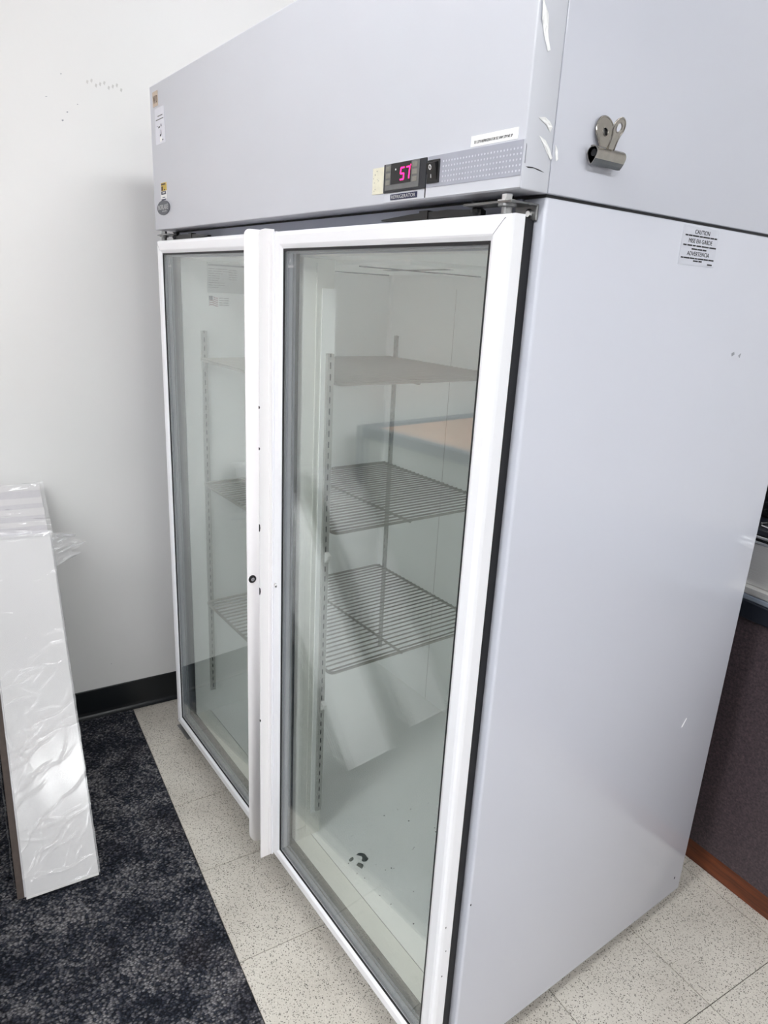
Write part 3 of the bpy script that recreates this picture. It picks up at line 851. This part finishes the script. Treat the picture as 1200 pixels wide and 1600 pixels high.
# ------------------------------------------------------------------ wire shelves in the left bay (things of their own)
def rounded(pts, r, n=5):
    out = []
    N = len(pts)
    for i, p in enumerate(pts):
        p = Vector(p); a = Vector(pts[i-1]); b = Vector(pts[(i+1) % N])
        rr = min(r, (a-p).length/2.2, (b-p).length/2.2)
        q0 = p+(a-p).normalized()*rr; q1 = p+(b-p).normalized()*rr
        for k in range(n+1):
            t = k/n
            out.append((q0*(1-t)**2 + p*2*t*(1-t) + q1*t*t))
    return out
SX0, SX1, SY0, SY1, SYN = 0.0655, 0.6625, 0.094, 0.7885, 0.2055
def shelf_mesh():
    pts = [(SX0, SY0, 0), (0.600, SY0, 0), (0.600, SYN, 0), (SX1, SYN, 0), (SX1, SY1, 0), (SX0, SY1, 0)]
    return MB().tube(rounded(pts, 0.016), 0.0042, 8, closed=True).mesh('shelf_frame')
wire_long = MB().tube([(0, SY0-0.002, 0), (0, SY1+0.002, 0)], 0.0024, 6).mesh('shelf_wire')
wire_short = MB().tube([(0, SYN-0.002, 0), (0, SY1+0.002, 0)], 0.0024, 6).mesh('shelf_wire')
bar_me = MB().tube([(SX0, 0.452, -0.0050), (SX1, 0.452, -0.0050)], 0.0036, 8).mesh('cross_bar')
fr_me = shelf_mesh()
for me in (wire_long, wire_short, bar_me, fr_me):
    me.materials.append(MATS['shelf_wire'])
    for p in me.polygons: p.use_smooth = True
ROT = Matrix.Rotation(TH, 4, 'Z')
for z, nm in ((0.522, 'lowest of the three wire shelves inside the refrigerator'), (0.930, 'middle wire shelf inside the refrigerator'), (1.311, 'top wire shelf inside the refrigerator, seen edge on')):
    s = empty('wire_shelf', (0, 0, z), TH, nm, 'shelf', 'wire shelves in the refrigerator')
    link('shelf_frame', fr_me, 'shelf_wire', s)
    link('cross_bar', bar_me, 'shelf_wire', s)
    for k in range(27):
        x = SX0+0.011+k*(SX1-SX0-0.022)/26
        o = link('shelf_wire', wire_long if x < 0.598 else wire_short, 'shelf_wire', s)
        o.location = (x, 0, 0.0045)

# shelf support clips
def shelf_clip(loc, label, flip=1, mat='clip_plastic'):
    p = ROT @ Vector(loc)
    e = empty('shelf_clip', p, TH, label, 'shelf clip', 'shelf support clips')
    MB().prism([(0.0, -0.016), (0.012, -0.004), (0.014, 0.005), (0.009, 0.0085), (0.0, 0.012)], -0.0055, 0.0055, 'xzy').build('clip_body', mat, e, 0.0012)
    MB().box(-0.006, 0.0005, -0.0016, 0.0016, -0.008, 0.008).build('clip_tongue', mat, e)
px = MX1+0.003+0.008
shelf_clip((px, 0.118, 0.918), 'white plastic shelf clip on the centre post, upper of two')
shelf_clip((px, 0.118, 0.510), 'white plastic shelf clip on the centre post, lower of two')
pl = XI0+0.008
for z, n in ((0.510, 'lowest'), (0.918, 'middle'), (1.299, 'top')):
    shelf_clip((pl, 0.112, z), 'small shelf clip under the left front corner of the %s wire shelf' % n, mat='pilaster_steel')

# ------------------------------------------------------------------ bulldog clip stuck to the side
def bulldog():
    p = ROT @ Vector((W, 0.147, 1.720))
    e = empty('bulldog_clip', p, TH, 'silver bulldog clip stuck on the upper right side of the refrigerator', 'clip')
    hw = 0.031
    # rolled jaw: two lips curling to a tube
    def shell(pts, th=0.0011):
        n = len(pts); out, inn = [], []
        for i in range(n):
            a = Vector(pts[max(0, i-1)]); b = Vector(pts[min(n-1, i+1)]); t = (b-a).normalized(); nn = Vector((-t.y, t.x))
            out.append(Vector(pts[i])+nn*th/2); inn.append(Vector(pts[i])-nn*th/2)
        return [tuple(v) for v in out] + [tuple(v) for v in inn[::-1]]
    cx = 0.0115
    front = [(cx+0.0095*math.cos(a), 0.001+0.0085*math.sin(a)) for a in np.linspace(1.9, -0.35, 12)] + [(cx+0.0068, -0.0065), (cx+0.0040, -0.0105), (cx+0.0010, -0.0135)]
    back = [(cx-0.0078*math.cos(a), 0.001+0.0075*math.sin(a)) for a in np.linspace(1.9, -0.35, 12)] + [(cx-0.0055, -0.0065), (cx-0.0030, -0.0105), (cx-0.0003, -0.0135)]
    MB().prism(shell(front), -hw, hw, 'xzy').build('jaw', 'nickel', e)
    MB().prism(shell(back), -hw*0.97, hw*0.97, 'xzy').build('jaw', 'nickel', e)
    MB().tube([(cx, -hw+0.004, 0.001), (cx, hw-0.004, 0.001)], 0.0045, 10).build('spring_rod', 'plastic_black', e)
    def handle(x0, x1, w0, w1, h, name):
        # spoon shaped lever with a raised rim and a hole
        out = []
        N = 28
        rad = w1/2; zc = h-rad
        out = [(-w0/2, 0.004), ] + [(-w0/2, zc-rad*1.25)]
        for k in range(N+1):
            a = math.pi+0.75 - k*(math.pi+1.5)/N
            out.append((rad*math.cos(a), zc+rad*math.sin(a)))
        out += [(w0/2, zc-rad*1.25), (w0/2, 0.004)]
        hole = [(0.0048*math.cos(a), zc+0.0048*math.sin(a)) for a in np.linspace(math.pi*1.5, -math.pi*0.5, 24)]
        m = MB()
        def P(y, z, off): 
            t = z/h
            return (x0+(x1-x0)*t+off, y, z)
        ring = []
        # build as strips between the outline and an inner loop, split left/right through the hole
        no = len(out)
        inner = []
        for k, (y, z) in enumerate(out):
            a = math.atan2(z-zc, y)
            inner.append((0.0048*math.cos(a), zc+0.0048*math.sin(a)))
        vs = []
        for (y, z), (yi, zi) in zip(out, inner):
            vs += [P(y, z, 0), P(y, z, 0.0011), P(yi, zi, 0.0011), P(yi, zi, 0)]
        f_ = []
        for k in range(no-1):
            for a in range(4):
                b = (a+1) % 4
                f_.append((k*4+a, k*4+b, (k+1)*4+b, (k+1)*4+a))
        k = no-1
        for a in range(4):
            b = (a+1) % 4
            f_.append((k*4+a, k*4+b, b, a))
        m.add(vs, f_)
        o = m.build(name, 'nickel', e)
        MB().tube([P(y, z, 0.0006) for y, z in out], 0.0013, 6).build('lever_rim', 'nickel', o, smooth=True)
        MB().tube([P(0.0056*math.cos(a), zc+0.0056*math.sin(a), 0.0008) for a in np.linspace(0, 2*math.pi, 17)[:-1]], 0.0009, 6, closed=True).build('eyelet', 'nickel', o, smooth=True)
    handle(0.008, 0.002, 0.015, 0.038, 0.050, 'lever')
    handle(0.014, 0.030, 0.013, 0.022, 0.044, 'lever')
    MB().lathe([(0.0145, 0.0002), (0.0145, 0.0022)], (0, 0, 0.030), 'x', 24).build('magnet', 'bracket_grey', e)
bulldog()

# ------------------------------------------------------------------ film wrapped boards leaning on the left wall
AL = math.radians(36.2)
def bundle(origin, wyaw, width, nboards, th, len0, len1, label, seed, flap=True, shift=0.018):
    """local axes of the meshes: x = board width, y = depth towards the wall, z = up the board"""
    r = random.Random(seed)
    e = empty('board_bundle', origin, 0, label, 'board bundle', 'wrapped board bundles')
    wv = Vector((-math.sin(wyaw), math.cos(wyaw), 0)); nh = Vector((math.cos(wyaw), math.sin(wyaw), 0)); up = Vector((0, 0, 1))
    L = up*math.cos(AL) - nh*math.sin(AL); n = nh*math.cos(AL) + up*math.sin(AL)
    roll = math.radians(1.6)
    L, wv = L*math.cos(roll)+wv*math.sin(roll), wv*math.cos(roll)-L*math.sin(roll)
    M = Matrix((( wv.x, -n.x, L.x, 0), (wv.y, -n.y, L.y, 0), (wv.z, -n.z, L.z, 0), (0, 0, 0, 1)))
    def put(o):
        o.matrix_local = M; return o
    ta = math.tan(AL)
    for k in range(nboards):
        t0 = k*th; ln = len0 + (len1-len0)*k/(nboards-1) + r.uniform(-.004, .004)
        s = (t0+th)*ta
        dx = (0 if k == 0 else -0.003) + r.uniform(-.002, .002)*(k > 0)
        m = MB().box(dx, dx+width, t0+0.0004, t0+th-0.0014, s, s+ln)
        put(m.build('board', 'board_white' if k % 2 == 0 else 'board_edge', e, 0.0008))
        if 1 <= k <= 5 and shift > 0.01:
            put(MB().box(dx-0.016, dx, t0+0.0004, t0+th-0.0004, s, s+ln*0.96).build('edge_band', 'board_brown_shaded', e, label='brown unfinished edge, colour darkened for shade'))
    TD = nboards*th
    # wrinkled film over the front face
    nu, nv = 84, 420
    U = np.linspace(-0.004, width+0.004, nu); V = np.linspace(0.012, len0+0.012, nv)
    UU, VV = np.meshgrid(U, V)
    H = 0.0003+0.00025*np.sin(UU*40+VV*9)**2
    rr = np.random.default_rng(seed)
    for i in range(70):
        c = np.array([rr.uniform(0, width), (rr.beta(1.0, 1.6) if i % 3 else rr.uniform(0, 1))*len0])
        ang = rr.normal(0.42, 0.30) if i % 4 else rr.normal(1.3, 0.5)
        ln = rr.uniform(0.02, 0.075)
        dx_, dz_ = math.cos(ang), math.sin(ang)
        a = (UU-c[0])*dx_ + (VV-c[1])*dz_; b = -(UU-c[0])*dz_ + (VV-c[1])*dx_ + 0.004*np.sin(a*70+i)
        H += rr.uniform(0.0005, 0.0017)*np.exp(-(b/rr.uniform(0.0016, 0.0028))**2)*np.exp(-(a/ln)**4)
    P = np.stack([UU, -H-0.0004, VV], -1)
    put(MB().grid(P).build('packing_film', 'plastic_film', e, smooth=True))
    # crumpled film gathered over the stepped top ends
    nu, nv = 60, 46
    U = np.linspace(-0.008, width+0.008, nu); Q = np.linspace(0, 1, nv)
    UU, QQ = np.meshgrid(U, Q)
    dep = QQ*TD
    zz = len0+th*ta - 0.012 + QQ*(len1-len0+TD*ta-th*ta+0.016)
    ph = rr.uniform(0, 6, 12)
    cr = np.zeros_like(QQ)
    for i in range(12):
        q0 = rr.uniform(0, 1); sl = rr.normal(0, 0.5); wdt = rr.uniform(0.012, 0.035)
        line = QQ-q0-sl*(UU-width/2)-0.02*np.sin(UU*rr.uniform(20, 60)+ph[i])
        cr += rr.uniform(.003, .007)*np.exp(-(line/wdt)**2)*(0.55+0.45*np.sin(UU*rr.uniform(15, 50)+ph[i]))
    P = np.stack([UU, dep-0.006-cr, zz+cr*0.7], -1)
    put(MB().grid(P).build('gathered_film', 'crumpled_film', e, smooth=True))
    # loose film hanging down both long sides
    for sx in (-shift-0.004, width+0.003):
        nz_, nd = 120, 6
        V = np.linspace(0.03, len0*0.98, nz_); Dd = np.linspace(-0.001, TD*0.9, nd)
        VV, DD = np.meshgrid(V, Dd, indexing='ij')
        off = 0.0025*np.sin(VV*38+DD*50)+0.0015*np.sin(VV*101)
        X = sx + (1 if sx > 0 else -1)*np.abs(off)
        put(MB().grid(np.stack([X, DD+np.clip(0.03-VV, 0, 1), VV+DD*ta], -1)).build('side_film', 'plastic_film', e, smooth=True))
    if flap:
        # a torn fan of film standing off the upper right edge
        nu, nv = 34, 26
        A = np.linspace(0, 1, nu); Bq = np.linspace(0, 1, nv)
        AA, BB = np.meshgrid(A, Bq)
        reach = 0.052+0.030*np.sin(BB*math.pi)+0.014*np.sin(BB*13+1)+0.010*np.sin(BB*23)
        X = width+0.001 + AA*reach
        Z = len0-0.105+BB*(0.115-0.045*AA) + 0.035*AA
        fold = 0.006*np.sin(BB*19+AA*4)*AA**0.6 + 0.0025*np.sin(BB*41-AA*9)
        Y = 0.008 + fold + 0.012*AA
        put(MB().grid(np.stack([X, Y, Z], -1)).build('film_flap', 'crumpled_film', e, smooth=True))
        for (ba, bb_, k) in ((0.62, 0.80, 0), (0.30, 0.55, 1), (0.85, 0.92, 2)):
            pts = []
            for t in np.linspace(0.25, 0.98, 9):
                i = min(nv-1, int((ba+(bb_-ba)*t)*nv)); j = min(nu-1, int(t*nu))
                pts.append((X[i, j], Y[i, j]-0.001, Z[i, j]))
            put(MB().tube(pts, 0.0013, 5).build('film_fold', 'crumpled_film', e, smooth=True))
    return e
bundle((0.526, -0.521, 0.0065), 0.035, 0.174, 9, 0.0082, 0.972, 1.105, 'bundle of long white boards in clear film leaning on the left wall, nearest the refrigerator', 11)
bundle((0.470, -0.865, 0.0065), 0.03, 0.185, 9, 0.0076, 0.93, 1.03, 'second bundle of film wrapped boards leaning on the left wall, away from the refrigerator', 23, flap=False, shift=0.006)

# ------------------------------------------------------------------ low desk unit that mirrors in the glass doors
def desk():
    x0, x1, y0, y1, z = WX+0.06, 1.15, -1.78, -0.905, 1.0
    e = empty('reception_unit', ((x0+x1)/2, (y0+y1)/2, 0.003), 0, 'low grey unit with tan top mirrored in the right glass door', 'desk')
    hx, hy = (x1-x0)/2, (y1-y0)/2
    for a in ((-hx+.015, hx-.015, hy-.045, hy-.015), (-hx+.015, hx-.015, -hy+.015, -hy+.045), (-hx+.015, -hx+.045, -hy+.045, hy-.045), (hx-.045, hx-.015, -hy+.045, hy-.045)):
        MB().box(*a, 0.0, z-0.045).build('panel', 'desk_side', e, 0.002)
    MB().rect_sweep(-hx, hx, -hy, hy, [(0, z-0.045), (0.045, z-0.045), (0.045, z), (0, z)])
    f = MB()
    for a in ((-hx, hx, hy-.045, hy), (-hx, hx, -hy, -hy+.045), (-hx, -hx+.045, -hy+.045, hy-.045), (hx-.045, hx, -hy+.045, hy-.045)):
        f.box(*a, z-0.045, z)
    f.build('top_frame', 'desk_frame', e, 0.003)
    MB().box(-hx+.046, hx-.046, -hy+.046, hy-.046, z-0.035, z-0.012).build('top', 'desk_top', e)
    for sx in (-1, 1):
        for sy in (-1, 1):
            MB().box(sx*hx-0.03 if sx > 0 else -hx, sx*hx if sx > 0 else -hx+0.03, sy*hy-0.03 if sy > 0 else -hy, sy*hy if sy > 0 else -hy+0.03, 0, z-0.045).build('corner_post', 'desk_frame', e, 0.003)
desk()

# ------------------------------------------------------------------ counter behind the refrigerator on the right
CY = 1.145
cb_ = empty('counter_cabinet', (2.2, CY, 0), 0, 'dark brown laminate counter base with wooden kick behind the refrigerator', 'cabinet')
xa, xb = 0.35, 4.25
MB().box(xa-2.2, xb-2.2, 0.0, 0.62, 0.072, 0.786).build('body', 'laminate_brown', cb_)
MB().box(xa-2.2, xb-2.2, 0.010, 0.60, 0.0003, 0.072).build('toe_kick', 'kick_wood_shaded', cb_)
ct = empty('countertop', (2.2, CY, 0.786), 0, 'grey countertop with dark navy front edge beside the refrigerator', 'countertop')
MB().box(xa-2.2, xb-2.2, -0.020, 0.64, 0.0003, 0.048).build('front_edge', 'counter_edge', ct, 0.003)
MB().box(xa-2.2, xb-2.2, -0.016, 0.64, 0.048, 0.062).build('top_surface', 'counter_top', ct, 0.003)
ap = empty('steel_appliance', (1.25, CY+0.2, 0.849), 0, 'stainless steel box appliance on the counter behind the refrigerator', 'appliance')
ax0, ax1 = -0.55, 0.10
MB().box(ax0, ax1, -0.195, 0.26, 0.018, 0.128).build('body', 'brushed_steel', ap, 0.003)
MB().box(ax0-0.004, ax1+0.004, -0.215, 0.265, 0.0003, 0.018).build('base_flange', 'brushed_steel', ap, 0.002)
MB().box(ax0, ax1, -0.200, 0.262, 0.128, 0.136).build('top_rail', 'chrome', ap, 0.0015)
MB().box(ax0, ax1, -0.192, 0.255, 0.136, 0.142).build('rail_gap', 'gasket_black', ap)
MB().box(ax0, ax1, -0.200, 0.262, 0.142, 0.149).build('top_rail', 'chrome', ap, 0.0015)
MB().box(ax0+0.01, ax1-0.01, -0.190, 0.25, 0.149, 0.162).build('top_plate', 'counter_edge', ap, 0.002)
jg = empty('plastic_jug', (1.245, 1.225, 1.0115), 0, 'small grey and white jug on the steel appliance by the refrigerator', 'jug')
MB().lathe([(0.030, 0.0), (0.036, 0.004), (0.036, 0.055), (0.034, 0.06)], (0, 0, 0), 'z', 28).build('lower_body', 'jug_grey', jg, smooth=False)
MB().lathe([(0.0345, 0.0602), (0.036, 0.064), (0.030, 0.115), (0.016, 0.135), (0.016, 0.15)], (0, 0, 0), 'z', 28).build('upper_body', 'label_white', jg)
MB().tube([(-0.034, -0.02, 0.006), (-0.046, -0.03, 0.004), (-0.03, -0.048, 0.004), (0.0, -0.052, 0.004), (0.03, -0.045, 0.004)], 0.0028, 8).build('wire_base', 'chrome', jg, smooth=True)
bx2 = empty('black_cord_box', (1.12, 1.30, 1.0115), 0, 'black box with coiled cord behind the jug on the appliance', 'box')
MB().box(-0.07, 0.05, -0.03, 0.07, 0.0, 0.085).build('case', 'plastic_black', bx2, 0.004)
MB().tube([(0.052+0.012*math.cos(t*0.9), -0.03+0.004*math.sin(t*0.9), 0.01+t*0.0028) for t in range(26)], 0.003, 6).build('cord', 'plastic_black', bx2, smooth=True)
MB().box(-0.06, 0.02, -0.0312, -0.0298, 0.05, 0.07).build('front_plate', 'bracket_grey', bx2)
